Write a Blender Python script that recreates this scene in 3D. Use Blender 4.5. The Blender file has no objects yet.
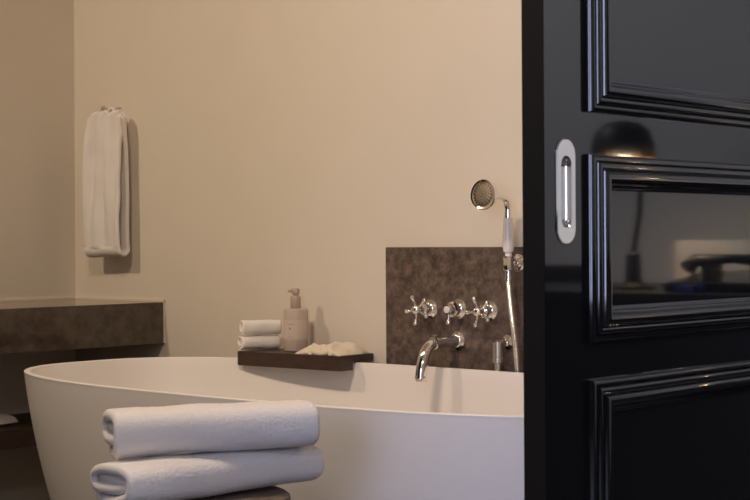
import bpy, bmesh, math, random
from math import sin, cos, pi, radians, sqrt, atan2
from mathutils import Vector, Matrix, noise

random.seed(7)
SC = bpy.context.scene
COL = SC.collection

# ------------------------------------------------------------------ helpers
def V(*a):
    return Vector(a)

def tag(o, label=None, cat=None, group=None, kind=None):
    if label: o['label'] = label
    if cat: o['category'] = cat
    if group: o['group'] = group
    if kind: o['kind'] = kind
    return o

def thing(name, label, cat, loc=(0, 0, 0), rz=0.0, group=None):
    o = bpy.data.objects.new(name, None)
    o.empty_display_size = 0.05
    COL.objects.link(o)
    o.location = loc
    o.rotation_euler = (0, 0, rz)
    return tag(o, label, cat, group)

def obj(name, bm, m, parent=None, smooth=True, angle=40, bevel=0.0, seg=2):
    bmesh.ops.recalc_face_normals(bm, faces=bm.faces)
    me = bpy.data.meshes.new(name)
    if bevel > 0:
        es = [e for e in bm.edges if len(e.link_faces) == 2 and e.calc_face_angle(0) > radians(50)]
        bmesh.ops.bevel(bm, geom=es, offset=bevel, segments=seg, affect='EDGES', profile=0.6)
    if smooth:
        for f in bm.faces:
            f.smooth = True
        for e in bm.edges:
            if len(e.link_faces) == 2 and e.calc_face_angle(0) > radians(angle):
                e.smooth = False
    bm.to_mesh(me)
    bm.free()
    me.materials.append(m)
    o = bpy.data.objects.new(name, me)
    COL.objects.link(o)
    if parent: o.parent = parent
    if bevel > 0 and smooth:
        w_ = o.modifiers.new('weighted', 'WEIGHTED_NORMAL'); w_.keep_sharp = True; w_.weight = 100
    return o

def copy_tree(o, parent=None):
    c = o.copy()
    COL.objects.link(c)
    c.parent = parent
    for ch in list(o.children):
        copy_tree(ch, c)
    return c

def add_box(bm, lo, hi, mat=None):
    vs = [bm.verts.new((x, y, z)) for x in (lo[0], hi[0]) for y in (lo[1], hi[1]) for z in (lo[2], hi[2])]
    for q in ((0, 1, 3, 2), (4, 6, 7, 5), (0, 4, 5, 1), (2, 3, 7, 6), (0, 2, 6, 4), (1, 5, 7, 3)):
        bm.faces.new([vs[i] for i in q])
    if mat:
        for v in vs: v.co = mat @ v.co
    return vs

def frame_mat(o, zdir, xhint=(0, 0, 1)):
    z = Vector(zdir).normalized()
    x = Vector(xhint)
    x = x - z * x.dot(z)
    if x.length < 1e-5:
        x = Vector((1, 0, 0)) - z * z.x
    x.normalize()
    y = z.cross(x)
    m = Matrix((x, y, z)).transposed().to_4x4()
    m.translation = o
    return m

def add_lathe(bm, prof, mat, n=32, cap0=True, cap1=True):
    """prof: list of (radius, height) turned about local z of mat."""
    rings = []
    for r, h in prof:
        rings.append([bm.verts.new(mat @ Vector((r * cos(2 * pi * k / n), r * sin(2 * pi * k / n), h))) for k in range(n)])
    for a, b in zip(rings, rings[1:]):
        for k in range(n):
            bm.faces.new((a[k], a[(k + 1) % n], b[(k + 1) % n], b[k]))
    if cap0: bm.faces.new(list(reversed(rings[0])))
    if cap1: bm.faces.new(rings[-1])

def add_sphere(bm, c, r, n=14, m=9, sq=(1, 1, 1)):
    top = bm.verts.new((c[0], c[1], c[2] + r * sq[2]))
    bot = bm.verts.new((c[0], c[1], c[2] - r * sq[2]))
    rings = []
    for i in range(1, m):
        t = pi * i / m
        rings.append([bm.verts.new((c[0] + r * sq[0] * sin(t) * cos(2 * pi * k / n), c[1] + r * sq[1] * sin(t) * sin(2 * pi * k / n), c[2] + r * sq[2] * cos(t))) for k in range(n)])
    for k in range(n):
        bm.faces.new((top, rings[0][k], rings[0][(k + 1) % n]))
        bm.faces.new((bot, rings[-1][(k + 1) % n], rings[-1][k]))
    for a, b in zip(rings, rings[1:]):
        for k in range(n):
            bm.faces.new((a[k], b[k], b[(k + 1) % n], a[(k + 1) % n]))

def add_tube(bm, pts, rad, n=14, caps=True):
    pts = [Vector(p) for p in pts]
    rads = rad if isinstance(rad, (list, tuple)) else [rad] * len(pts)
    tang = []
    for i in range(len(pts)):
        a = pts[max(0, i - 1)]; b = pts[min(len(pts) - 1, i + 1)]
        tang.append((b - a).normalized())
    x = tang[0].orthogonal().normalized()
    rings = []
    for p, t, r in zip(pts, tang, rads):
        x = (x - t * x.dot(t)).normalized()
        y = t.cross(x)
        rings.append([bm.verts.new(p + (x * cos(2 * pi * k / n) + y * sin(2 * pi * k / n)) * r) for k in range(n)])
    for a, b in zip(rings, rings[1:]):
        for k in range(n):
            bm.faces.new((a[k], a[(k + 1) % n], b[(k + 1) % n], b[k]))
    if caps:
        bm.faces.new(list(reversed(rings[0])))
        bm.faces.new(rings[-1])

def bez(p0, p1, p2, p3, n):
    p0, p1, p2, p3 = map(Vector, (p0, p1, p2, p3))
    out = []
    for i in range(n + 1):
        t = i / n
        out.append(p0 * (1 - t) ** 3 + p1 * 3 * t * (1 - t) ** 2 + p2 * 3 * t * t * (1 - t) + p3 * t ** 3)
    return out

def box_obj(name, lo, hi, m, parent=None, bevel=0.0, smooth=True):
    bm = bmesh.new()
    add_box(bm, lo, hi)
    return obj(name, bm, m, parent, smooth=smooth, bevel=bevel)

def thick_sheet(bm, fn, nu, nv, t, rnd=None, fuzz=0.0, fscale=250.0, lump=0.0, lscale=22.0, close_u=False, seed=0.0):
    """A cloth sheet fn(u,v)->Vector, u,v in 0..1, given thickness t with rounded borders."""
    rnd = rnd or t
    P = [[fn(i / nu, j / nv) for j in range(nv + 1)] for i in range(nu + 1)]
    top, bot = [], []
    # running lengths to round the borders
    def edge(i, j):
        e = 1.0
        du = min((P[i][j] - P[0][j]).length, (P[i][j] - P[nu][j]).length) if not close_u else 9
        dv = min((P[i][j] - P[i][0]).length, (P[i][j] - P[i][nv]).length)
        for d, at in ((du, i in (0, nu) and not close_u), (dv, j in (0, nv))):
            if at: return 0.0
            if d < rnd: e = min(e, sqrt(max(0.0, 1 - (1 - d / rnd) ** 2)))
        return e
    for i in range(nu + 1):
        rt, rb = [], []
        for j in range(nv + 1):
            i0, i1 = max(0, i - 1), min(nu, i + 1)
            if close_u:
                i0 = (i - 1) if i > 0 else nu - 1
                i1 = (i + 1) if i < nu else 1
            n = (P[i1][j] - P[i0][j]).cross(P[i][min(nv, j + 1)] - P[i][max(0, j - 1)])
            if n.length < 1e-12: n = Vector((0, 0, 1))
            n.normalize()
            p = P[i][j]
            sp = p + Vector((seed, seed * 1.7, -seed))
            l = lump * noise.noise(sp * lscale)
            e = edge(i, j) * t / 2
            if e <= 0:
                v = bm.verts.new(p + n * l)
                rt.append(v); rb.append(v)
            else:
                f1 = fuzz * noise.noise(sp * fscale + n * 3.1)
                f2 = fuzz * noise.noise(sp * fscale - n * 3.1)
                rt.append(bm.verts.new(p + n * (e + l + f1)))
                rb.append(bm.verts.new(p - n * (e - l + f2)))
        top.append(rt); bot.append(rb)
    if close_u:
        top[nu] = top[0]; bot[nu] = bot[0]
    for i in range(nu):
        for j in range(nv):
            for S, flip in ((top, False), (bot, True)):
                q = [S[i][j], S[i + 1][j], S[i + 1][j + 1], S[i][j + 1]]
                qq = []
                for v in q:
                    if v not in qq: qq.append(v)
                if flip: qq.reverse()
                if len(qq) >= 3:
                    try: bm.faces.new(qq)
                    except ValueError: pass
    loose = [v for v in bm.verts if not v.link_faces]
    for v in loose: bm.verts.remove(v)

# ------------------------------------------------------------------ materials
def mat(name, col, rough=0.5, metal=0.0, coat=0.0, spec=0.5, noise_amt=0.0, nscale=8.0, bump=0.0, bscale=60.0, col2=None, detail=4.0, sheen=0.0, sub=0.0, stretch=(1, 1, 1), coat_rough=0.05, ior=1.5):
    m = bpy.data.materials.new(name)
    m.use_nodes = True
    nt = m.node_tree
    b = nt.nodes['Principled BSDF']
    b.inputs['Base Color'].default_value = (*col, 1)
    b.inputs['Roughness'].default_value = rough
    b.inputs['Metallic'].default_value = metal
    b.inputs['Coat Weight'].default_value = coat
    b.inputs['Coat Roughness'].default_value = coat_rough
    b.inputs['Specular IOR Level'].default_value = spec
    b.inputs['IOR'].default_value = ior
    b.inputs['Sheen Weight'].default_value = sheen
    if sub:
        b.inputs['Subsurface Weight'].default_value = sub
        b.inputs['Subsurface Radius'].default_value = (0.02, 0.012, 0.008)
        b.inputs['Subsurface Scale'].default_value = 0.3
    tc = nt.nodes.new('ShaderNodeTexCoord')
    mp = nt.nodes.new('ShaderNodeMapping')
    mp.inputs['Scale'].default_value = stretch
    nt.links.new(tc.outputs['Object'], mp.inputs['Vector'])
    if col2 is not None:
        n = nt.nodes.new('ShaderNodeTexNoise')
        n.inputs['Scale'].default_value = nscale
        n.inputs['Detail'].default_value = detail
        n.inputs['Roughness'].default_value = 0.62
        nt.links.new(mp.outputs['Vector'], n.inputs['Vector'])
        r = nt.nodes.new('ShaderNodeValToRGB')
        r.color_ramp.elements[0].position = 0.36
        r.color_ramp.elements[1].position = 0.66
        r.color_ramp.elements[0].color = (*col, 1)
        r.color_ramp.elements[1].color = (*col2, 1)
        nt.links.new(n.outputs['Fac'], r.inputs['Fac'])
        nt.links.new(r.outputs['Color'], b.inputs['Base Color'])
    if bump > 0:
        n2 = nt.nodes.new('ShaderNodeTexNoise')
        n2.inputs['Scale'].default_value = bscale
        n2.inputs['Detail'].default_value = 3.0
        nt.links.new(mp.outputs['Vector'], n2.inputs['Vector'])
        bp = nt.nodes.new('ShaderNodeBump')
        bp.inputs['Strength'].default_value = bump
        bp.inputs['Distance'].default_value = 0.002
        nt.links.new(n2.outputs['Fac'], bp.inputs['Height'])
        nt.links.new(bp.outputs['Normal'], b.inputs['Normal'])
    return m

def emit(name, col, s):
    m = bpy.data.materials.new(name); m.use_nodes = True
    b = m.node_tree.nodes['Principled BSDF']
    b.inputs['Base Color'].default_value = (*col, 1)
    b.inputs['Emission Color'].default_value = (*col, 1)
    b.inputs['Emission Strength'].default_value = s
    return m

M = {}
M['wall'] = mat('warm_plaster', (0.70, 0.635, 0.54), 0.85, bump=0.12, bscale=90, col2=(0.72, 0.655, 0.56), nscale=3)
M['front'] = mat('dark_wall_for_chrome', (0.075, 0.055, 0.042), 0.6, col2=(0.10, 0.075, 0.058), nscale=4)  # unseen wall made dark so the chrome taps mirror a dark tone
M['ceil'] = mat('ceiling_paint', (0.78, 0.74, 0.68), 0.9, bump=0.05)
M['floor'] = mat('dark_stone_floor', (0.06, 0.052, 0.045), 0.45, col2=(0.09, 0.08, 0.07), nscale=5)
M['bedwall'] = mat('bedroom_paint', (0.62, 0.60, 0.57), 0.9, bump=0.05)
M['bedfloor'] = mat('dark_parquet', (0.035, 0.025, 0.02), 0.4, col2=(0.06, 0.04, 0.03), nscale=9, stretch=(1, 12, 1))
M['stone'] = mat('brown_limestone', (0.062, 0.045, 0.036), 0.42, col2=(0.175, 0.128, 0.102), nscale=55, detail=8, bump=0.25, bscale=160)
M['stone_counter'] = mat('brown_limestone_counter', (0.055, 0.041, 0.032), 0.10, col2=(0.105, 0.078, 0.06), nscale=30, detail=7, bump=0.03, bscale=150)
M['tub'] = mat('matt_white_solid_surface', (0.80, 0.765, 0.745), 0.38, coat=0.0, bump=0.02, bscale=30)
M['chrome'] = mat('polished_chrome', (0.86, 0.84, 0.82), 0.07, metal=1.0)
M['steel'] = mat('satin_steel', (0.62, 0.58, 0.52), 0.28, metal=1.0)
M['nozzle'] = mat('nozzle_face_metal', (0.34, 0.28, 0.21), 0.45, metal=1.0, bump=0.6, bscale=900)
M['hole'] = mat('dark_rubber', (0.02, 0.018, 0.016), 0.6)
M['porcelain'] = mat('white_porcelain', (0.80, 0.77, 0.74), 0.18, coat=0.3)
M['terry'] = mat('white_terry', (0.82, 0.78, 0.745), 0.95, sheen=0.25, bump=0.9, bscale=420, spec=0.2)
M['terry_s'] = mat('white_facecloth', (0.84, 0.815, 0.79), 0.95, sheen=0.2, bump=0.5, bscale=500, spec=0.2)
M['walnut'] = mat('dark_walnut', (0.026, 0.013, 0.009), 0.45, col2=(0.062, 0.033, 0.021), nscale=26, stretch=(1, 9, 9), bump=0.2, bscale=90)
M['shelf'] = mat('dark_shelf_wood', (0.030, 0.017, 0.011), 0.5, col2=(0.055, 0.032, 0.022), nscale=20, stretch=(9, 1, 9))
M['stool'] = mat('weathered_wood', (0.10, 0.075, 0.055), 0.7, col2=(0.22, 0.17, 0.13), nscale=22, stretch=(8, 1, 4), bump=0.6, bscale=60)
M['bottle'] = mat('blush_frosted_plastic', (0.53, 0.43, 0.365), 0.32, sub=0.0)
M['bottle_label'] = mat('blush_paper_label', (0.60, 0.50, 0.425), 0.5)
M['pump'] = mat('mushroom_plastic', (0.42, 0.33, 0.265), 0.35)
M['ink'] = mat('brown_ink', (0.20, 0.13, 0.10), 0.6)
M['pouch'] = mat('cream_linen_wrap', (0.72, 0.63, 0.50), 0.8, bump=0.4, bscale=300, sheen=0.2)
M['lacquer'] = mat('black_lacquer', (0.006, 0.006, 0.0065), 0.05, coat=0.35, coat_rough=0.03, ior=1.52)
M['lacquer_edge'] = mat('black_edge_paint', (0.0035, 0.0028, 0.002), 0.6, spec=0.25)
M['caulk'] = mat('white_sealant', (0.70, 0.62, 0.52), 0.5)
M['black'] = mat('matt_black', (0.012, 0.012, 0.013), 0.5)
M['blackgloss'] = mat('gloss_black_plastic', (0.008, 0.008, 0.009), 0.15)
M['blue'] = mat('blue_cover', (0.03, 0.06, 0.28), 0.4)
M['white'] = mat('white_card', (0.75, 0.74, 0.72), 0.6)
M['deskwood'] = mat('black_brown_desk', (0.010, 0.008, 0.007), 0.35)
M['gold'] = mat('gold_lining', (0.85, 0.55, 0.22), 0.35, metal=1.0)

# ------------------------------------------------------------------ the room
WB = 2.875            # plaster face of the wall behind the bath
WL = -3.8154          # plaster face of the wall at the left
PX0, PX1 = -1.405, -1.328    # the partition with the sliding door
ZC = 2.55

def struct(name, parts, m):
    bm = bmesh.new()
    for lo, hi in parts:
        add_box(bm, lo, hi)
    o = obj(name, bm, m, None, smooth=False)
    o['kind'] = 'structure'
    return o

struct('wall_back', [((WL - 0.15, WB, 0), (PX0, WB + 0.12, ZC))], M['wall'])
struct('wall_left', [((WL - 0.15, -0.35, 0), (WL, WB, ZC))], M['wall'])
struct('wall_front', [((WL, -0.35, 0), (PX0, -0.23, ZC))], M['front'])
OY0, OY1, OZ = 0.60, 1.90, 2.12      # doorway in the partition
struct('wall_right', [((PX0, -2.7, 0), (PX1, OY0, ZC)), ((PX0, OY1, 0), (PX1, 4.0, ZC)), ((PX0, OY0, OZ), (PX1, OY1, ZC))], M['bedwall'])
struct('wall_bedroom_far', [((PX1, 4.0, 0), (2.7, 4.12, ZC)), ], M['bedwall'])
struct('wall_bedroom_right', [((2.7, -2.7, 0), (2.82, 4.12, ZC))], M['bedwall'])
WX0, WX1, WZ0, WZ1 = -0.6, 1.3, 0.55, 2.25
struct('wall_bedroom_near', [((PX0, -2.82, 0), (WX0, -2.7, ZC)), ((WX1, -2.82, 0), (2.82, -2.7, ZC)),
                             ((WX0, -2.82, 0), (WX1, -2.7, WZ0)), ((WX0, -2.82, WZ1), (WX1, -2.7, ZC))], M['bedwall'])
struct('floor', [((WL - 0.15, -2.82, -0.1), (2.82, 4.12, 0))], M['floor'])
struct('ceiling', [((WL - 0.15, -2.82, ZC), (2.82, 4.12, ZC + 0.1))], M['ceil'])
M['reflect_dark'] = mat('dark_reflection_panel', (0.012, 0.009, 0.008), 0.5)  # dark panels added out of view so the lacquer mirrors black low down
def dark_panel(name, lo, hi):
    o_ = box_obj(name, lo, hi, M['reflect_dark'], smooth=False); o_['kind'] = 'structure'
dark_panel('reflected_dark_panel_1', (2.67, -2.7, 0), (2.70, 4.0, 0.80))
dark_panel('reflected_dark_panel_2', (0.10, 3.985, 0), (2.67, 4.0, 0.80))
dark_panel('reflected_dark_panel_3', (PX1, -2.70, 0), (2.67, -2.675, 0.54))
bm = bmesh.new()
fw = 0.05
for lo, hi in (((WX0, -2.80, WZ0), (WX0 + fw, -2.73, WZ1)), ((WX1 - fw, -2.80, WZ0), (WX1, -2.73, WZ1)),
               ((WX0, -2.80, WZ0), (WX1, -2.73, WZ0 + fw)), ((WX0, -2.80, WZ1 - fw), (WX1, -2.73, WZ1)),
               (((WX0 + WX1) / 2 - 0.03, -2.80, WZ0), ((WX0 + WX1) / 2 + 0.03, -2.73, WZ1))):
    add_box(bm, lo, hi)
o = obj('window_1', bm, M['white'], smooth=False); o['kind'] = 'structure'

# ------------------------------------------------------------------ stone panel behind the taps
bm = bmesh.new()
add_box(bm, (-2.550, WB - 0.010, 0.0), (-1.46, WB - 0.0003, 0.8635))
o = obj('stone_backsplash', bm, M['stone'], bevel=0.0012)
tag(o, 'mottled brown stone panel on the wall behind the bath taps', 'backsplash')

# ------------------------------------------------------------------ bathtub
TC = V(-2.30, 2.42, 0); TA, TB, TN = 0.876, 0.405, 2.7; RIM = 0.58; RT = 0.017

def sup(a, b, t, n=TN):
    c, s = cos(t), sin(t)
    return (a * math.copysign(abs(c) ** (2 / n), c), b * math.copysign(abs(s) ** (2 / n), s))

def build_tub():
    bm = bmesh.new()
    n = 160
    # even arc spacing
    ts = []
    dense = [sup(TA, TB, 2 * pi * k / 4000) for k in range(4001)]
    L = [0]
    for p, q in zip(dense, dense[1:]):
        L.append(L[-1] + math.hypot(q[0] - p[0], q[1] - p[1]))
    j = 0
    for k in range(n):
        tgt = L[-1] * k / n
        while L[j] < tgt: j += 1
        ts.append(2 * pi * j / 4000)
    rings = []
    def ring(inset, z, nn=TN):
        out = []
        for t in ts:
            x, y = sup(TA - inset, TB - inset * 0.82, t, nn)
            out.append(bm.verts.new((x, y, z)))
        rings.append(out)
    def off(z):
        d = RIM - z
        return 0.075 * d + 0.30 * d * d
    zs = [0.0, 0.004, 0.012, 0.03, 0.06, 0.10, 0.15, 0.2, 0.25, 0.3, 0.35, 0.4, 0.45, 0.49, 0.53, 0.555, 0.572, 0.5765]
    for z in zs:
        extra = 0.012 * max(0, 1 - z / 0.012) ** 2
        ring(off(z) + extra, z, 2.7 - 0.4 * (RIM - z) / RIM)
    for a in range(0, 6):       # rounded lip
        t = pi * a / 5
        ring(RT / 2 - RT / 2 * math.copysign(abs(cos(t)) ** 0.4, cos(t)), 0.5775 + 0.0025 * abs(sin(t)) ** 0.6)
    def ins(z):
        d = RIM - z
        return RT + 0.001 + 0.09 * d + 0.55 * d * d
    for z in (0.565, 0.54, 0.5, 0.45, 0.4, 0.35, 0.3, 0.25, 0.20):
        ring(ins(z), z, 2.7 - 0.4 * (RIM - z) / RIM)
    ring(ins(0.17) + 0.02, 0.165, 2.5)
    ring(ins(0.15) + 0.07, 0.145, 2.4)
    ring(ins(0.14) + 0.15, 0.137, 2.3)
    for a, b in zip(rings, rings[1:]):
        for k in range(n):
            bm.faces.new((a[k], a[(k + 1) % n], b[(k + 1) % n], b[k]))
    bm.faces.new(rings[0]); bm.faces.new(rings[-1])
    return bm
tub = thing('bathtub', 'large white freestanding oval bathtub against the back wall', 'bathtub', TC)
obj('tub_shell', build_tub(), M['tub'], tub, angle=60)
bm = bmesh.new()
add_lathe(bm, [(0.0295, 0), (0.031, 0.003), (0.026, 0.006), (0.008, 0.0085)], Matrix.Translation((0.0, 0.0, 0.137)))
d = obj('drain_cap', bm, M['chrome'], tub); d['label'] = 'chrome drain cap'

# ------------------------------------------------------------------ taps on the stone panel
WF = WB - 0.010       # face of the stone panel
def rosette(bm, c, r=0.025, t=0.014):
    add_lathe(bm, [(r, 0), (r, 0.003), (r * 0.93, 0.006), (r * 0.80, 0.008), (r * 0.74, 0.0105), (r * 0.55, t)], frame_mat(c, (0, -1, 0)))

def cross_handle(loc, label, proj, ang0):
    t = thing('cross_handle_tap', label, 'tap', loc, 0, 'five spoke bath taps')
    bm = bmesh.new(); rosette(bm, (0, 0, 0), 0.0245)
    obj('rosette', bm, M['chrome'], t)
    bm = bmesh.new()
    add_lathe(bm, [(0.0125, 0.010), (0.0125, 0.022), (0.0155, 0.024), (0.0155, 0.030), (0.011, 0.034), (0.0095, proj - 0.012)], frame_mat((0, 0, 0), (0, -1, 0)))
    obj('stem', bm, M['chrome'], t)
    bm = bmesh.new()
    add_lathe(bm, [(0.0085, proj - 0.014), (0.0115, proj - 0.010), (0.0115, proj + 0.004), (0.0085, proj + 0.009), (0.003, proj + 0.011)], frame_mat((0, 0, 0), (0, -1, 0)))
    obj('hub', bm, M['chrome'], t)
    for k in range(5):
        a = ang0 + 2 * pi * k / 5
        d = V(cos(a), 0, sin(a))
        bm = bmesh.new()
        c = V(0, -proj + 0.002, 0)
        add_tube(bm, [c + d * r for r in (0.004, 0.012, 0.020, 0.026, 0.0285)], [0.0046, 0.0036, 0.0030, 0.0036, 0.0046], 12)
        add_sphere(bm, c + d * 0.0325, 0.0056)
        obj('spoke', bm, M['chrome'], t)
    return t
cross_handle((-2.4055, WF, 0.7142), 'chrome five spoke tap on the stone panel, leftmost of the wall controls', 0.052, radians(117))
cross_handle((-2.2235, WF, 0.7140), 'chrome five spoke tap nearest the hanging shower hose', 0.047, radians(112))

t = thing('diverter_knob', 'chrome diverter knob with white button between the two spoked taps', 'tap', (-2.317, WF, 0.7165))
bm = bmesh.new(); rosette(bm, (0, 0, 0), 0.025)
obj('rosette', bm, M['chrome'], t)
bm = bmesh.new()
add_lathe(bm, [(0.0155, 0.010), (0.0155, 0.020), (0.0185, 0.022), (0.0185, 0.027), (0.0130, 0.029), (0.0115, 0.032), (0.0135, 0.034), (0.0135, 0.043), (0.0115, 0.046)], frame_mat((0, 0, 0), (0, -1, 0)))
obj('knob_body', bm, M['chrome'], t)
bm = bmesh.new()
add_lathe(bm, [(0.0085, 0.0450), (0.0085, 0.0480), (0.006, 0.0500), (0.002, 0.0505)], frame_mat((0, 0, 0), (0, -1, 0)))
b_ = obj('button', bm, M['porcelain'], t); b_['label'] = 'white porcelain button'
bm = bmesh.new()
add_tube(bm, [V(0, -0.038, -0.010), V(0, -0.039, -0.020), V(0, -0.040, -0.026)], [0.0032, 0.0026, 0.0034], 12)
add_sphere(bm, (0, -0.0403, -0.0305), 0.0058)
obj('lever', bm, M['chrome'], t)

t = thing('bath_spout', 'curved chrome bath spout pouring over the back rim', 'spout', (-2.3215, WF, 0.6405))
bm = bmesh.new(); rosette(bm, (0, 0, 0), 0.0245)
obj('rosette', bm, M['chrome'], t)
bm = bmesh.new()
add_tube(bm, [V(0, -0.008, 0), V(0, -0.035, 0), V(0, -0.060, -0.0005), V(0, -0.085, -0.001)], [0.0145, 0.0138, 0.0132, 0.0126], 22)
pth = bez((0, -0.085, -0.001), (0, -0.114, -0.003), (0, -0.131, -0.028), (0, -0.136, -0.076), 16)
rr = [0.0126 + 0.0010 * (i / 16) for i in range(17)]
add_tube(bm, pth, rr, 22, caps=False)
add_lathe(bm, [(0.0134, 0), (0.0142, 0.003), (0.0142, 0.010), (0.0130, 0.013), (0.0110, 0.013), (0.0105, 0.004), (0.002, 0.003)], frame_mat((0, -0.136, -0.074), (0, -0.10, -1)), 22)
obj('spout_pipe', bm, M['chrome'], t)
bm = bmesh.new()
add_lathe(bm, [(0.0120, 0), (0.0148, 0.001), (0.0155, 0.004), (0.0148, 0.007), (0.0120, 0.008)], frame_mat((0, -0.083, -0.001), (0, -1, 0)), 22)
add_lathe(bm, [(0.003, 0.011), (0.003, 0.0165), (0.0055, 0.0175), (0.0055, 0.0195), (0.002, 0.021)], frame_mat((0, -0.087, -0.001), (0, 0, 1)), 14)
obj('collar', bm, M['chrome'], t)

# hand shower in its cradle
SX = -2.1395; SYc = 2.825
t = thing('shower_cradle', 'chrome wall cradle holding the hand shower', 'shower bracket', (SX, WF, 0.8265))
bm = bmesh.new(); rosette(bm, (0, 0, 0), 0.0215, 0.016)
add_lathe(bm, [(0.009, 0.012), (0.008, 0.020), (0.0105, 0.022), (0.0105, 0.027)], frame_mat((0, 0, 0), (0, -1, 0)))
obj('rosette', bm, M['chrome'], t)
bm = bmesh.new()
cy = SYc - WF
add_lathe(bm, [(0.0105, -0.017), (0.0125, -0.015), (0.0125, 0.008), (0.014, 0.010), (0.014, 0.016), (0.0105, 0.017)], Matrix.Translation((0, cy, 0)), 24)
add_tube(bm, [V(0, -0.022, 0), V(0, cy + 0.006, 0)], 0.0085, 14)
obj('holder_ring', bm, M['chrome'], t)

t = thing('hand_shower', 'chrome hand shower with white porcelain handle and round perforated head', 'hand shower', (SX, SYc, 0.8265))
bm = bmesh.new()
add_lathe(bm, [(0.0080, 0.016), (0.0080, 0.0245), (0.0112, 0.0255), (0.0122, 0.029), (0.0130, 0.037), (0.0125, 0.060), (0.0112, 0.100), (0.0115, 0.1015), (0.0105, 0.103)], Matrix.Identity(4), 28)
h_ = obj('handle', bm, M['porcelain'], t); h_['label'] = 'white porcelain handle'
bm = bmesh.new()
hd = V(0, -1, 0.10).normalized()          # where the head points
hc = V(0.0, -0.075, 0.1535)                # back of the head
pth = [V(0, 0, 0.100), V(0, 0, 0.112)] + bez((0, 0, 0.118), (0, 0, 0.142), (0, -0.010, 0.1525), (0, -0.036, 0.1525), 12)[1:] + [hc - hd * 0.012]
add_tube(bm, pth, [0.0098, 0.0086] + [0.0080] * 12 + [0.0084], 18)
obj('neck', bm, M['chrome'], t)
bm = bmesh.new()
fm = frame_mat(hc, hd)
add_lathe(bm, [(0.008, -0.014), (0.012, -0.010), (0.021, -0.006), (0.028, 0.002), (0.0310, 0.007), (0.0335, 0.009), (0.0345, 0.012), (0.0345, 0.018), (0.0330, 0.0205), (0.0290, 0.0195), (0.0280, 0.0165)], fm, 40, cap1=False)
hb = obj('shower_head', bm, M['chrome'], t)
bm = bmesh.new()
add_lathe(bm, [(0.0283, 0.0160), (0.026, 0.0185), (0.018, 0.0205), (0.006, 0.0215)], fm, 36)
obj('nozzle_plate', bm, M['nozzle'], hb)
bm = bmesh.new()
for rr_, cnt in ((0.0001, 1), (0.0065, 6), (0.0125, 11), (0.0185, 16), (0.0240, 20)):
    for k in range(cnt):
        a = 2 * pi * k / cnt + rr_ * 90
        p = fm @ V(rr_ * cos(a), rr_ * sin(a), 0.0185 + 0.0022 * (1 - rr_ / 0.028))
        add_sphere(bm, p, 0.0020, 6, 4)
nz = obj('nozzle_holes', bm, M['hole'], hb)
tag(nz, 'dark spray nozzles', kind='stuff')
bm = bmesh.new()
add_lathe(bm, [(0.0078, -0.016), (0.0078, -0.030), (0.0095, -0.031), (0.0095, -0.038), (0.006, -0.040)], Matrix.Identity(4), 20)
obj('hose_nut', bm, M['chrome'], t)

# hose: from handset down behind the bath and up to the wall outlet
HOX, HOZ = -2.175, 0.6425
p_start = V(SX, SYc, 0.8265 - 0.036)
p_end = V(HOX, WF - 0.035, HOZ - 0.066)
pts = bez(p_start, (SX + 0.006, SYc, 0.70), (SX + 0.021, SYc + 0.012, 0.62), (SX + 0.014, SYc + 0.014, 0.50), 30)
pts += bez(pts[-1], (SX + 0.008, SYc + 0.014, 0.40), (HOX, SYc + 0.012, 0.36), (HOX, WF - 0.034, 0.46), 16)[1:]
pts += bez(pts[-1], (HOX, WF - 0.034, 0.50), (HOX, WF - 0.035, 0.54), p_end, 6)[1:]
def resample(pts, step):
    out = [pts[0]]; acc = 0.0
    for a, b in zip(pts, pts[1:]):
        L = (b - a).length; s = 0.0
        while acc + (L - s) >= step:
            s += step - acc; acc = 0.0
            out.append(a + (b - a) * (s / L))
        acc += L - s
    return out
rp = resample(pts, 0.0013)
bm = bmesh.new()
add_tube(bm, rp, [0.0078 if (i % 4) in (0, 1) else 0.0064 for i in range(len(rp))], 14)
o = obj('shower_hose', bm, M['chrome'], angle=80)
tag(o, 'ribbed metal shower hose hanging in front of the stone panel', 'hose')

t = thing('hose_outlet', 'chrome wall outlet elbow with a downward hose connector beside the shower hose', 'wall outlet', (HOX, WF, HOZ))
bm = bmesh.new(); rosette(bm, (0, 0, 0), 0.0195, 0.014)
add_lathe(bm, [(0.010, 0.012), (0.009, 0.020), (0.0085, 0.036)], frame_mat((0, 0, 0), (0, -1, 0)))
obj('rosette', bm, M['chrome'], t)
bm = bmesh.new()
add_lathe(bm, [(0.004, 0.006), (0.0118, 0.004), (0.0118, -0.031), (0.0128, -0.032), (0.0128, -0.044), (0.0085, -0.046), (0.0075, -0.066)], Matrix.Translation((0, -0.035, 0)), 22)
obj('connector', bm, M['steel'], t)

# ------------------------------------------------------------------ notched bath board
BL = V(-2.589, 2.742, 0.0)                      # front right corner
bx = V(0.9976, 0.070, 0).normalized(); by = V(-bx.y, bx.x, 0)
BLEN, BDEP, BT0, BT1 = 0.342, 0.130, 0.562, 0.5985
br = atan2(bx.y, bx.x)
bo = BL - bx * BLEN
# local frame: x along length, y towards wall, z from board bottom
board = thing('bath_board', 'dark walnut board notched over the back rim of the bath', 'bath tray', (bo.x, bo.y, BT0), br)
bm = bmesh.new()
H = BT1 - BT0
def bprof(f): return [(0, 0), (f, 0), (f, 0.0205), (BDEP, 0.0195), (BDEP, H), (0, H)]
prof = bprof(0)
a_ = [bm.verts.new((0, y, z)) for y, z in bprof(0.009)]
b_ = [bm.verts.new((BLEN, y, z)) for y, z in bprof(0.048)]
for k in range(len(prof)):
    bm.faces.new((a_[k], a_[(k + 1) % len(prof)], b_[(k + 1) % len(prof)], b_[k]))
bm.faces.new(a_); bm.faces.new(list(reversed(b_)))
obj('board', bm, M['walnut'], board, bevel=0.0010)

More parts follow.
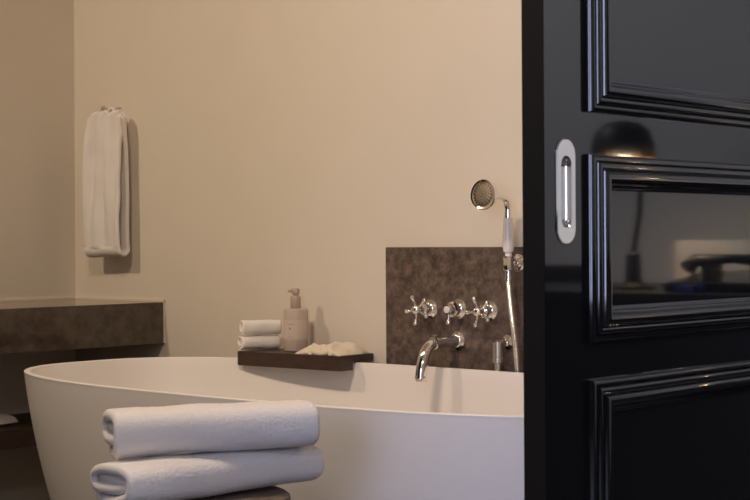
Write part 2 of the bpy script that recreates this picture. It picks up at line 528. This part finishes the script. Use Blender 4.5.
# ------------------------------------------------------------------ soap bottle on the board
t = thing('pump_bottle', 'blush pump soap bottle standing on the dark board', 'soap bottle', (-2.812, 2.812, BT1), radians(8))
bm = bmesh.new()
R_ = 0.0315
add_lathe(bm, [(R_ - 0.004, 0), (R_ - 0.001, 0.0015), (R_, 0.004), (R_, 0.103), (R_ - 0.001, 0.1065), (R_ - 0.004, 0.1085), (0.013, 0.109), (0.013, 0.112)], Matrix.Identity(4), 48)
obj('bottle_body', bm, M['bottle'], t)
bm = bmesh.new()
add_lathe(bm, [(R_ + 0.0001, 0.030), (R_ + 0.0007, 0.0306), (R_ + 0.0007, 0.0794), (R_ + 0.0001, 0.080)], Matrix.Identity(4), 64, cap0=False, cap1=False)
lb = obj('paper_label', bm, M['bottle_label'], t)
# printing on the label: a short line of lettering, a small emblem, a line below
def on_label(bm, ang, z0, wdt, hgt, r=R_ + 0.0009):
    n = 8
    lo = []; hi = []
    for k in range(n + 1):
        a = ang + (k / n - 0.5) * wdt / r
        lo.append(bm.verts.new((r * cos(a), r * sin(a), z0))); hi.append(bm.verts.new((r * cos(a), r * sin(a), z0 + hgt)))
    for k in range(n):
        bm.faces.new((lo[k], lo[k + 1], hi[k + 1], hi[k]))
face = atan2(-0.69, 0.72) - radians(8) - radians(28)
bm = bmesh.new()
for q in range(6):
    on_label(bm, face - 0.26 + 0.105 * q, 0.0690, 0.0020, 0.0016)
obj('print_line', bm, M['ink'], lb, smooth=False)
bm = bmesh.new()
on_label(bm, face, 0.0565, 0.0030, 0.0046); on_label(bm, face, 0.0580, 0.0046, 0.0016)
obj('print_emblem', bm, M['ink'], lb, smooth=False)
bm = bmesh.new()
for q in range(6):
    on_label(bm, face - 0.22 + 0.09 * q, 0.0370, 0.0014, 0.0009)
obj('print_line', bm, M['ink'], lb, smooth=False)
bm = bmesh.new()
add_lathe(bm, [(0.0128, 0.1095), (0.0135, 0.1105), (0.0135, 0.1385), (0.0125, 0.140), (0.0075, 0.1405), (0.0070, 0.148)], Matrix.Identity(4), 30)
obj('collar', bm, M['pump'], t)
bm = bmesh.new()
add_lathe(bm, [(0.0085, 0.146), (0.0100, 0.1475), (0.0100, 0.1580), (0.0085, 0.1600), (0.003, 0.1605)], Matrix.Identity(4), 26)
nd = V(cos(radians(222)), sin(radians(222)), 0)
add_tube(bm, [V(0, 0, 0.1545) + nd * 0.004, V(0, 0, 0.1548) + nd * 0.012, V(0, 0, 0.1540) + nd * 0.017, V(0, 0, 0.1518) + nd * 0.0195], [0.0046, 0.0042, 0.0038, 0.0034], 14)
obj('pump_head', bm, M['pump'], t)

# ------------------------------------------------------------------ towel rolls (spirals of cloth)
def spiral_roll(bm, length, depth, height, t, turns, axis_m, end_fn, nu, nv, fuzz, fscale, lump, lscale, seed, sag=0.0, sq=2.6, bulge=0.0, start=0.0, droop=0.0):
    """flattened spiral of cloth; local x = axis, y = depth, z = height"""
    def fn(u, v):
        # u=0 innermost, 1 outermost
        ang = start + 2 * pi * turns * u
        k = (turns * (1 - u)) * t * 1.02
        a = max(0.003, depth / 2 - t / 2 - k); b = max(0.003, height / 2 - t / 2 - k)
        e = 2.0 / sq
        c, s = cos(ang), sin(ang)
        y = a * math.copysign(abs(c) ** e, c)
        z = b * math.copysign(abs(s) ** e, s)
        e0, e1 = end_fn(u)
        x = -length / 2 + e0 + v * (length - e0 - e1)
        f = x / (length / 2)
        puff = 1 + bulge * (1 - f * f)
        z = z * puff - sag * f * f
        y = y * (1 + 0.5 * bulge * (1 - f * f))
        return axis_m @ V(x, y, z + height / 2)
    thick_sheet(bm, fn, nu, nv, t * 0.93, rnd=t * 0.5, fuzz=fuzz, fscale=fscale, lump=lump, lscale=lscale, seed=seed)
    z0 = min(v.co.z for v in bm.verts); z1 = max(v.co.z for v in bm.verts)
    for v in bm.verts:
        h_ = (v.co.z - z0) / (z1 - z0)
        v.co.z = h_ * height - droop * max(0.0, -v.co.x / (length / 2)) * (1 - h_)

def roll_thing(name, label, cat, group, loc, ang, **kw):
    t = thing(name, label, cat, loc, ang, group)
    bm = bmesh.new()
    spiral_roll(bm, axis_m=Matrix.Identity(4), **kw)
    obj('rolled_cloth', bm, kw_mat[0], t, angle=180)
    return t
kw_mat = [M['terry_s']]
def small_end(u): return (0.006 * (1 - u), 0.004 * (1 - u))
small = dict(length=0.108, turns=2.6, end_fn=small_end, nu=150, nv=40, fuzz=0.0004, fscale=500, lump=0.0016, lscale=45)
roll_thing('rolled_face_cloth', 'lower rolled white face cloth lying on the dark board', 'face cloth', 'face cloths on the bath board', (-2.914, 2.778, BT1 + 0.0005), radians(68),
           depth=0.048, height=0.0375, t=0.0065, seed=1.3, start=0.94, **small)
roll_thing('rolled_face_cloth', 'upper rolled white face cloth stacked beside the soap bottle', 'face cloth', 'face cloths on the bath board', (-2.911, 2.780, BT1 + 0.0375), radians(66),
           depth=0.044, height=0.041, t=0.0065, seed=5.1, start=1.05, **small)

# ------------------------------------------------------------------ crumpled linen pouch
t = thing('linen_pouch', 'crumpled cream linen wrap lying on the right end of the dark board', 'cloth wrap', (bo.x, bo.y, BT1), br)
bm = bmesh.new()
NX, NY = 84, 40
# local board coordinates: from a pointed left tip to a broad right end
def lerp2(a, b, f): return (a[0] + (b[0] - a[0]) * f, a[1] + (b[1] - a[1]) * f)
def pouch_pt(u, v, top):
    F = lerp2((0.190, 0.004), (0.333, 0.006), u)
    B = lerp2((0.194, 0.010), (0.232, 0.084), u / 0.3) if u < 0.3 else lerp2((0.232, 0.084), (0.341, 0.124), (u - 0.3) / 0.7)
    x, y = lerp2(F, B, v)
    x += 0.004 * noise.noise(V(u * 6, v * 5, 9.2)) + 0.006 * (1 - (2 * v - 1) ** 2) * u ** 4
    y += 0.004 * noise.noise(V(u * 9, v * 3, 4.2)) - 0.003 * (v < 0.02) * sin(u * 14)
    prof = (max(0.0, 1 - abs(2 * v - 1) ** 3.6)) ** 0.5 * min(1, u / 0.30) ** 0.8 * min(1, (1 - u) / 0.10) ** 0.6
    def crease(n, d, k):       # a sharp ridge across the cloth
        q = u * n[0] + v * n[1] - d
        return k * max(0.0, 1 - abs(q) / 0.10)
    h = 0.0145 + 0.004 * v + crease((0.55, -0.84), -0.10, 0.0075) + crease((0.30, 0.95), 0.80, 0.005) + crease((0.96, 0.28), 0.74, 0.0075) + crease((0.8, -0.6), 0.32, 0.008) + crease((0.5, 0.86), 0.42, 0.005)
    h += 0.003 * noise.noise(V(u * 5.0, v * 4.0, 1.7)) + 0.0018 * noise.noise(V(u * 13.0, v * 9.0, 5.7)) - 0.005 * max(0, u - 0.75) / 0.25
    z = prof * h if top else prof * 0.0006
    return V(x, y, z + 0.0004)
ta = [[bm.verts.new(pouch_pt(i / NX, j / NY, True)) for j in range(NY + 1)] for i in range(NX + 1)]
ba = [[ta[i][j] if (i in (0, NX) or j in (0, NY)) else bm.verts.new(pouch_pt(i / NX, j / NY, False)) for j in range(NY + 1)] for i in range(NX + 1)]
for S, fl in ((ta, False), (ba, True)):
    for i in range(NX):
        for j in range(NY):
            q = [S[i][j], S[i + 1][j], S[i + 1][j + 1], S[i][j + 1]]
            if fl: q.reverse()
            try: bm.faces.new(q)
            except ValueError: pass
obj('wrap', bm, M['pouch'], t, angle=180)

# ------------------------------------------------------------------ bath towels on the wooden stool
ST = 0.484
SCN = V(-1.822, 1.622, 0)
stool = thing('wooden_stool', 'low weathered wooden stool under the folded bath towels', 'stool', (SCN.x - 0.012, SCN.y - 0.008, 0))
bm = bmesh.new()
n = 64; prof = [(0.128, 0.436), (0.138, 0.438), (0.144, 0.444), (0.146, 0.476), (0.145, 0.481), (0.141, ST)]
add_lathe(bm, prof, Matrix.Identity(4), n)
obj('seat', bm, M['stool'], stool)
for k in range(4):
    a = pi / 4 + k * pi / 2
    bm = bmesh.new()
    add_tube(bm, [V(0.085 * cos(a), 0.085 * sin(a), 0.437), V(0.12 * cos(a), 0.12 * sin(a), 0.0)], [0.019, 0.014], 14)
    obj('leg', bm, M['stool'], stool)

fwd = V(-sin(0.734), cos(0.734), 0); rgt = V(cos(0.734), sin(0.734), 0)
def dir_angle(deg):       # direction turned from the view axis to the right
    d = fwd * cos(radians(deg)) + rgt * sin(radians(deg))
    return atan2(d.y, d.x)
kw_mat[0] = M['terry']
def end_low(u): return (0.014 * (1 - u) ** 0.8 + 0.022 * max(0, (u - 0.88) / 0.12), 0.02 * (1 - u))
roll_thing('folded_bath_towel', 'lower folded white bath towel lying on the wooden stool', 'towel', 'bath towels on the stool', (SCN.x + 0.004, SCN.y + 0.002, ST + 0.0005), dir_angle(47),
           length=0.384, depth=0.138, height=0.069, t=0.0150, turns=2.3, start=4.0, end_fn=end_low, nu=360, nv=210, fuzz=0.0008, fscale=420, lump=0.0030, lscale=13, seed=2.2, sag=0.000, bulge=0.03, sq=3.0)
def end_up(u): return (0.012 * (1 - u) + 0.020 * max(0, (u - 0.85) / 0.15), 0.02 * (1 - u))
roll_thing('folded_bath_towel', 'upper folded white bath towel on top of the stack on the stool', 'towel', 'bath towels on the stool', (SCN.x + 0.004, SCN.y + 0.006, ST + 0.0672), dir_angle(68),
           length=0.333, depth=0.134, height=0.075, t=0.0155, turns=2.3, start=4.0, end_fn=end_up, nu=360, nv=200, fuzz=0.0008, fscale=420, lump=0.0030, lscale=12, seed=9.4, droop=0.006, sag=0.0, bulge=0.03, sq=3.0)

# ------------------------------------------------------------------ stone counter at the left
CX = -3.401
ct = thing('stone_counter', 'long brown stone counter fixed along the left wall', 'counter', (WL, WB, 0.592))
bm = bmesh.new()
y0 = -2.0
x1 = CX - WL
add_box(bm, (0.003, y0, 0.087), (x1 - 0.03, -0.0045, 0.117))
obj('top', bm, M['stone_counter'], ct, bevel=0.001)
bm = bmesh.new()
add_box(bm, (x1 - 0.03, y0, 0), (x1, -0.0045, 0.117))
obj('apron', bm, M['stone_counter'], ct, bevel=0.001)
bm = bmesh.new()
add_box(bm, (0.0006, -0.0055, 0.115), (x1 + 0.002, -0.0006, 0.1235)); add_box(bm, (x1 - 0.004, -0.006, 0), (x1 + 0.002, -0.0006, 0.1235)); add_box(bm, (0.0006, y0, 0.115), (0.0065, 0, 0.1235))
bs_ = bmesh.new(); add_box(bs_, (0.004, y0, -0.592), (x1 - 0.031, y0 + 0.03, 0.087)); obj('support_panel', bs_, M['stone_counter'], ct, bevel=0.001)
s_ = obj('sealant', bm, M['caulk'], ct, bevel=0.001); s_['label'] = 'pale sealant line along the wall'

sh = thing('wooden_shelf', 'dark wooden shelf under the stone counter at the left edge', 'shelf', (WL, WB, 0.330))
bm = bmesh.new()
add_box(bm, (0, -1.9695, 0), (x1 - 0.095, -0.001, 0.05))
obj('board', bm, M['shelf'], sh, bevel=0.0015)
ft = thing('folded_hand_towel', 'pale cloth tip lying on the dark shelf under the counter', 'towel', (-3.61, 2.345, 0.3803), 0)
bm = bmesh.new()
def ftf(u, v):
    w = 1 - 0.9 * v ** 1.4
    x = (u - 0.5) * 0.20 * w
    return V(x + 0.02, -0.30 + 0.46 * v, 0.004 + 0.072 * (1 - v) ** 0.5 * (1 - (2 * u - 1) ** 2) + 0.003)
thick_sheet(bm, ftf, 40, 40, 0.006, lump=0.003, lscale=20)
obj('cloth', bm, M['terry'], ft, angle=180)

# ------------------------------------------------------------------ hanging towel and its hook
hk = thing('wall_hook', 'small chrome hook on the back wall above the hanging towel', 'hook', (-3.600, WB, 1.2660))
bm = bmesh.new()
add_box(bm, (-0.010, -0.006, -0.009), (0.010, 0, 0.009))
obj('back_plate', bm, M['steel'], hk, bevel=0.001)
bm = bmesh.new()
add_box(bm, (-0.006, -0.056, -0.005), (0.006, -0.006, 0.004))
add_box(bm, (-0.006, -0.063, -0.007), (0.006, -0.056, 0.009))
obj('peg', bm, M['steel'], hk, bevel=0.001)
# towel: a folded loop of terry hanging from the hook, closed at the bottom
ht = thing('hanging_towel', 'white terry towel hanging from the hook near the left corner', 'towel', (-3.595, WB, 0.838))
bm = bmesh.new()
HT = 0.405
def hang(u, v):
    # u runs down the front layer, round the bottom, and up the back layer; v across
    s = (v - 0.5)
    Lf = 0.46
    if u < Lf: k = 1 - u / Lf; side = -1; a = None
    elif u > 1 - Lf: k = (u - (1 - Lf)) / Lf; side = 1; a = None
    else: a = (u - Lf) / (1 - 2 * Lf) * pi; k = 0
    wid = 0.165 - 0.022 * k ** 2
    x = s * wid + 0.003 * (k ** 2)
    pleat = (0.011 * k ** 0.6) * sin(s * 2 * pi * 3.1 + 0.8) + 0.004 * sin(s * 9 + k * 5)
    yo = 0.0165
    zt = HT * k
    if a is None:
        gap = yo * (1 - 0.62 * k ** 3)
        y = -0.052 + side * gap + pleat * (1 if side < 0 else 0.6)
        z = 0.024 + zt * 0.97
        z += (0.010 * cos(s * 2 * pi * 3.1 + 0.3) - 0.004 * (2 * s) ** 2) * k ** 6
    else:
        y = -0.052 - yo * cos(a)
        z = 0.024 - 0.018 * sin(a)
    z += 0.004 * s * (1 - k)
    return V(x, y, z)
thick_sheet(bm, hang, 200, 64, 0.013, rnd=0.008, fuzz=0.0010, fscale=350, lump=0.004, lscale=16, seed=3.3)
obj('terry_cloth', bm, M['terry'], ht, angle=180)
bm = bmesh.new()
add_tube(bm, bez((0.000, -0.050, 0.408), (0.006, -0.050, 0.436), (0.030, -0.045, 0.440), (0.030, -0.045, 0.405), 14), 0.0035, 8)
obj('hanging_loop', bm, M['terry_s'], ht)

# ------------------------------------------------------------------ black lacquered sliding door
DX = -1.28; DT = 0.0385; DY0 = 1.7747; DY1 = 2.68; DZ0, DZ1 = 0.012, 2.20
door = thing('sliding_door', 'glossy black panelled sliding door standing partly open', 'door', (DX, DY0, DZ0))
def dl(y, z): return (y - DY0, z - DZ0)
bm = bmesh.new()
PY, PZ0, PZ1, PHW = 1.8245, 0.8725, 1.0245, 0.0235
q0, q1, q2, q3 = PY - 0.0125 - DY0, PY + 0.0125 - DY0, 0.8965 - DZ0, 0.9995 - DZ0
DW, DH = DY1 - DY0, DZ1 - DZ0
ys_ = [0, q0, q1, DW]; zs_ = [0, q2, q3, DH]
gf = [[bm.verts.new((0, y, z)) for z in zs_] for y in ys_]
gb = [[bm.verts.new((-DT, y, z)) for z in zs_] for y in ys_]
for i in range(3):
    for j in range(3):
        bm.faces.new((gb[i][j], gb[i][j + 1], gb[i + 1][j + 1], gb[i + 1][j]))
        if (i, j) != (1, 1):
            bm.faces.new((gf[i][j], gf[i + 1][j], gf[i + 1][j + 1], gf[i][j + 1]))
for i in range(3):
    bm.faces.new((gf[i][0], gb[i][0], gb[i + 1][0], gf[i + 1][0])); bm.faces.new((gf[i][3], gf[i + 1][3], gb[i + 1][3], gb[i][3]))
    bm.faces.new((gf[0][i], gf[0][i + 1], gb[0][i + 1], gb[0][i])); bm.faces.new((gf[3][i], gb[3][i], gb[3][i + 1], gf[3][i + 1]))
pk = [bm.verts.new((-0.016, y, z)) for y, z in ((q0, q2), (q1, q2), (q1, q3), (q0, q3))]
pf_ = [gf[1][1], gf[2][1], gf[2][2], gf[1][2]]
for k in range(4):
    bm.faces.new((pf_[k], pf_[(k + 1) % 4], pk[(k + 1) % 4], pk[k]))
bm.faces.new(pk)
leaf = obj('door_leaf', bm, M['lacquer'], door, smooth=False)
bm = bmesh.new()
add_box(bm, (-DT + 0.0008, -0.0004, 0.001), (-0.0008, 0.0004, DZ1 - DZ0 - 0.001))
obj('leading_edge', bm, M['lacquer_edge'], door, smooth=False)['label'] = 'matt black leading edge'
# moulding profile: (distance in from the outer edge, height)
def arc(cx, cz, r, a0, a1, n):
    return [(cx + r * cos(radians(a0 + (a1 - a0) * k / n)), cz + r * sin(radians(a0 + (a1 - a0) * k / n))) for k in range(n + 1)]
MP = [(0.0, 0.0), (0.0, 0.0050)]
MP += arc(0.0075, 0.0050, 0.0070, 175, 75, 8)
MP += [(0.0115, 0.0095)]
MP += arc(0.0175, 0.0105, 0.0058, 170, 40, 8)
MP += [(0.0235, 0.0130)]
MP += arc(0.0325, 0.0125, 0.0088, 165, 20, 12)
MP += [(0.0420, 0.0100), (0.0430, 0.0070)]
MP += arc(0.0505, 0.0075, 0.0060, 190, 265, 6)
MP += [(0.0520, 0.0)]
def moulding(ya, yb, za, zb):
    bm = bmesh.new()
    corners = [(ya, za, 1, 1), (yb, za, -1, 1), (yb, zb, -1, -1), (ya, zb, 1, -1)]
    loops = []
    for (y, z, sy, sz) in corners:
        loops.append([bm.verts.new((h, y - DY0 + sy * d, z - DZ0 + sz * d)) for d, h in MP])
    for k in range(4):
        a, b = loops[k], loops[(k + 1) % 4]
        for i in range(len(MP) - 1):
            bm.faces.new((a[i], b[i], b[i + 1], a[i + 1]))
    for e in bm.edges:
        pass
    return bm
PYa, PYb = 1.8765, 2.580
for za, zb in ((1.0650, 2.09), (0.7290, 1.0040), (0.12, 0.6760)):
    obj('panel_moulding', moulding(PYa, PYb, za, zb), M['lacquer'], door, angle=32)
# flush pull
def stadium(hw, z0, z1, n=14):
    out = []
    for k in range(n + 1):
        a = pi * k / n
        out.append((hw * cos(a), z1 - hw + hw * sin(a)))
    for k in range(n + 1):
        a = pi + pi * k / n
        out.append((hw * cos(a), z0 + hw + hw * sin(a)))
    return out
pull = bpy.data.objects.new('flush_pull', None); COL.objects.link(pull); pull.parent = door
pull['label'] = 'polished chrome flush pull'
py_ = PY - DY0
outer = stadium(PHW, PZ0 - DZ0, PZ1 - DZ0); inner = stadium(0.0118, 0.8975 - DZ0, 0.9985 - DZ0)
bm = bmesh.new()
def ring2(pts, x): return [bm.verts.new((x, py_ + a, b)) for a, b in pts]
def shrink(pts, d):
    zc = (max(p[1] for p in pts) + min(p[1] for p in pts)) / 2
    hw = max(p[0] for p in pts)
    return stadium(hw - d, min(p[1] for p in pts) + d, max(p[1] for p in pts) - d)
R0 = ring2(outer, 0.0); R1 = ring2(outer, 0.0012); R2 = ring2(shrink(outer, 0.0016), 0.0026)
R3 = ring2(shrink(inner, -0.0012), 0.0026); R4 = ring2(inner, 0.0020); R4b = ring2(inner, 0.0004)
for a, b in ((R0, R1), (R1, R2), (R2, R3), (R3, R4), (R4, R4b)):
    m_ = len(a)
    for k in range(m_):
        bm.faces.new((a[k], a[(k + 1) % m_], b[(k + 1) % m_], b[k]))
obj('plate', bm, M['chrome'], pull, angle=25)
# scooped grip: a half-round channel sunk into the plate of the leaf
bm = bmesh.new()
rows = []
z0_, z1_ = 0.8985 - DZ0, 0.9975 - DZ0
nz_, na_ = 30, 14
for i in range(nz_ + 1):
    z = z0_ + (z1_ - z0_) * i / nz_
    e = min(z - z0_, z1_ - z)
    w = 0.0114 if e > 0.0114 else sqrt(max(1e-8, 0.0114 ** 2 - (0.0114 - e) ** 2))
    rows.append([bm.verts.new((0.0012 - 0.0125 * min(1.0, e / 0.010) ** 0.5 * sin(pi * k / na_) ** 0.8, py_ - (w + 0.0006) * cos(pi * k / na_), z)) for k in range(na_ + 1)])
for a, b in zip(rows, rows[1:]):
    for k in range(na_):
        bm.faces.new((a[k], a[k + 1], b[k + 1], b[k]))
obj('grip_recess', bm, M['chrome'], pull)

# ------------------------------------------------------------------ bedroom side: what the lacquer mirrors
dk = thing('writing_desk', 'long black desk mirrored in the lacquered door', 'desk', (0.1, 3.62, 0))
box_obj('desk_top', (-1.2, -0.42, 0.715), (1.5, 0.36, 0.75), M['deskwood'], dk, bevel=0.002)
box_obj('front_panel', (-1.19, -0.40, 0.02), (1.49, -0.37, 0.715), M['deskwood'], dk, bevel=0.002)
for x in (-1.17, 1.43):
    box_obj('side_panel', (x, -0.36, 0.0), (x + 0.04, 0.34, 0.715), M['deskwood'], dk, bevel=0.002)
lp = thing('desk_lamp', 'black desk lamp with a domed shade mirrored in the door', 'lamp', (-0.36, 3.44, 0.75))
bm = bmesh.new(); add_lathe(bm, [(0.055, 0), (0.056, 0.006), (0.04, 0.012), (0.022, 0.02), (0.018, 0.09), (0.008, 0.10)], Matrix.Identity(4))
obj('base', bm, M['black'], lp)
bm = bmesh.new(); add_tube(bm, [V(0, 0, 0.09), V(-0.02, 0, 0.2), V(-0.03, 0, 0.36)], 0.008, 10)
obj('stem', bm, M['black'], lp)
bm = bmesh.new()
add_lathe(bm, [(0.086, 0.340), (0.083, 0.375), (0.07, 0.412), (0.045, 0.432), (0.012, 0.439)], Matrix.Translation((0.03, 0, 0)), 36, cap0=False)
shd = obj('lamp_shade', bm, M['black'], lp)
bm = bmesh.new()
add_lathe(bm, [(0.0845, 0.3395), (0.081, 0.373), (0.068, 0.408), (0.012, 0.434)], Matrix.Translation((0.03, 0, 0)), 36, cap0=False)
obj('shade_lining', bm, M['gold'], shd)
bm = bmesh.new(); add_sphere(bm, (0.03, 0, 0.365), 0.026)
obj('bulb', bm, emit('warm_bulb', (1.0, 0.80, 0.56), 420), lp)
PHX = -0.520
ph = thing('telephone', 'black desk telephone mirrored in the door', 'telephone', (PHX - 0.125, 3.42, 0.75))
ph.scale = (1.15, 1.1, 1.0)
bm = bmesh.new()
vs = add_box(bm, (-0.105, -0.09, 0), (0.105, 0.09, 0.05))
for v in vs:
    if v.co.z > 0.01 and v.co.y < 0: v.co.z = 0.022
obj('body', bm, M['blackgloss'], ph, bevel=0.005)
for x in (-0.06, 0.06):
    bm = bmesh.new()
    add_box(bm, (x - 0.012, 0.01, 0.03), (x + 0.012, 0.07, 0.066))
    obj('cradle_prong', bm, M['blackgloss'], ph, bevel=0.003)
bm = bmesh.new()
add_tube(bm, [V(-0.115, 0.03, 0.055), V(-0.095, 0.03, 0.074), V(0, 0.03, 0.080), V(0.095, 0.03, 0.074), V(0.115, 0.03, 0.055)], [0.022, 0.016, 0.012, 0.016, 0.022], 14)
obj('handset', bm, M['blackgloss'], ph)
bk = box_obj('notebook', (-0.655, 3.24, 0.7502), (-0.600, 3.31, 0.768), M['blue'], bevel=0.003)
tag(bk, 'small thick blue notebook in front of the telephone', 'notebook')
pf = thing('picture_frame', 'pale framed card standing behind the telephone', 'picture', (-0.552, 3.66, 0.75))
box_obj('frame', (-0.20, 0, 0), (0.20, 0.015, 0.125), M['white'], pf, bevel=0.002)
box_obj('card', (-0.185, -0.001, 0.012), (0.185, 0.0, 0.113), M['white'], pf)

# ------------------------------------------------------------------ light
def area(name, loc, rot, sx, sy, col, e, shape='RECTANGLE', spread=None):
    l = bpy.data.lights.new(name, 'AREA'); l.shape = shape; l.size = sx; l.size_y = sy
    l.color = col; l.energy = e
    if spread: l.spread = spread
    o = bpy.data.objects.new(name, l); COL.objects.link(o); o.location = loc; o.rotation_euler = rot
    return o
WARM = (1.0, 0.785, 0.575)
area('window_daylight', ((WX0 + WX1) / 2, -2.84, (WZ0 + WZ1) / 2), (radians(90), 0, 0), WX1 - WX0, WZ1 - WZ0, (0.59, 0.655, 1.0), 112)
area('far_wall_fill', (0.7, 3.0, ZC - 0.03), (0, 0, 0), 0.5, 0.5, (0.97, 0.98, 1.0), 33)  # added fill, brightens the far wall that the door mirrors
area('frontal_fill', (0.6, -0.9, ZC - 0.03), (0, 0, 0), 0.4, 0.4, (1.0, 0.93, 0.88), 20)  # unseen fill added to lift the towel and tub fronts

def downlight(x, y, e, ang=100, rad=0.04, label='', tilt=0):
    f = thing('ceiling_downlight', label, 'ceiling light', (x, y, ZC), 0, 'bathroom downlights')
    bm = bmesh.new(); add_lathe(bm, [(0.048, 0), (0.048, -0.004), (0.038, -0.006), (0.034, -0.002)], Matrix.Identity(4), 28)
    obj('trim_ring', bm, M['white'], f)
    l = bpy.data.lights.new('downlight_lamp', 'SPOT'); l.energy = e; l.color = WARM; l.spot_size = radians(ang); l.spot_blend = 1.0; l.shadow_soft_size = rad
    o = bpy.data.objects.new('downlight_lamp', l); COL.objects.link(o); o.location = (x, y, ZC - 0.02); o.rotation_euler = (radians(tilt), 0, 0)
    return o
downlight(-1.95, 1.10, 170, 125, 0.2, 'round recessed downlight in the ceiling over the bath', 48)
downlight(-3.62, 0.80, 96, 115, 0.06, 'round recessed downlight in the ceiling near the left wall', 42)

w = bpy.data.worlds.new('World'); SC.world = w; w.use_nodes = True
w.node_tree.nodes['Background'].inputs['Color'].default_value = (0.6, 0.7, 0.9, 1)
w.node_tree.nodes['Background'].inputs['Strength'].default_value = 0.3

# ------------------------------------------------------------------ camera
cam = bpy.data.cameras.new('Camera'); co = bpy.data.objects.new('Camera', cam); COL.objects.link(co)
cam.sensor_width = 36; cam.lens = 1550 * 36 / 750
cam.shift_y = -9.4 / 750
cam.clip_start = 0.05
mw = Matrix.Rotation(0.734, 4, 'Z') @ Matrix.Rotation(pi / 2, 4, 'X') @ Matrix.Rotation(-0.006, 4, 'Z')
mw.translation = (0, 0, 0.88)
co.matrix_world = mw
cam.dof.use_dof = True; cam.dof.focus_distance = 3.2; cam.dof.aperture_fstop = 11
SC.camera = co
SC.view_settings.view_transform = 'Standard'
SC.view_settings.look = 'None'
SC.view_settings.exposure = 0.0
SC.view_settings.gamma = 1.0
SC.view_settings.use_curve_mapping = False
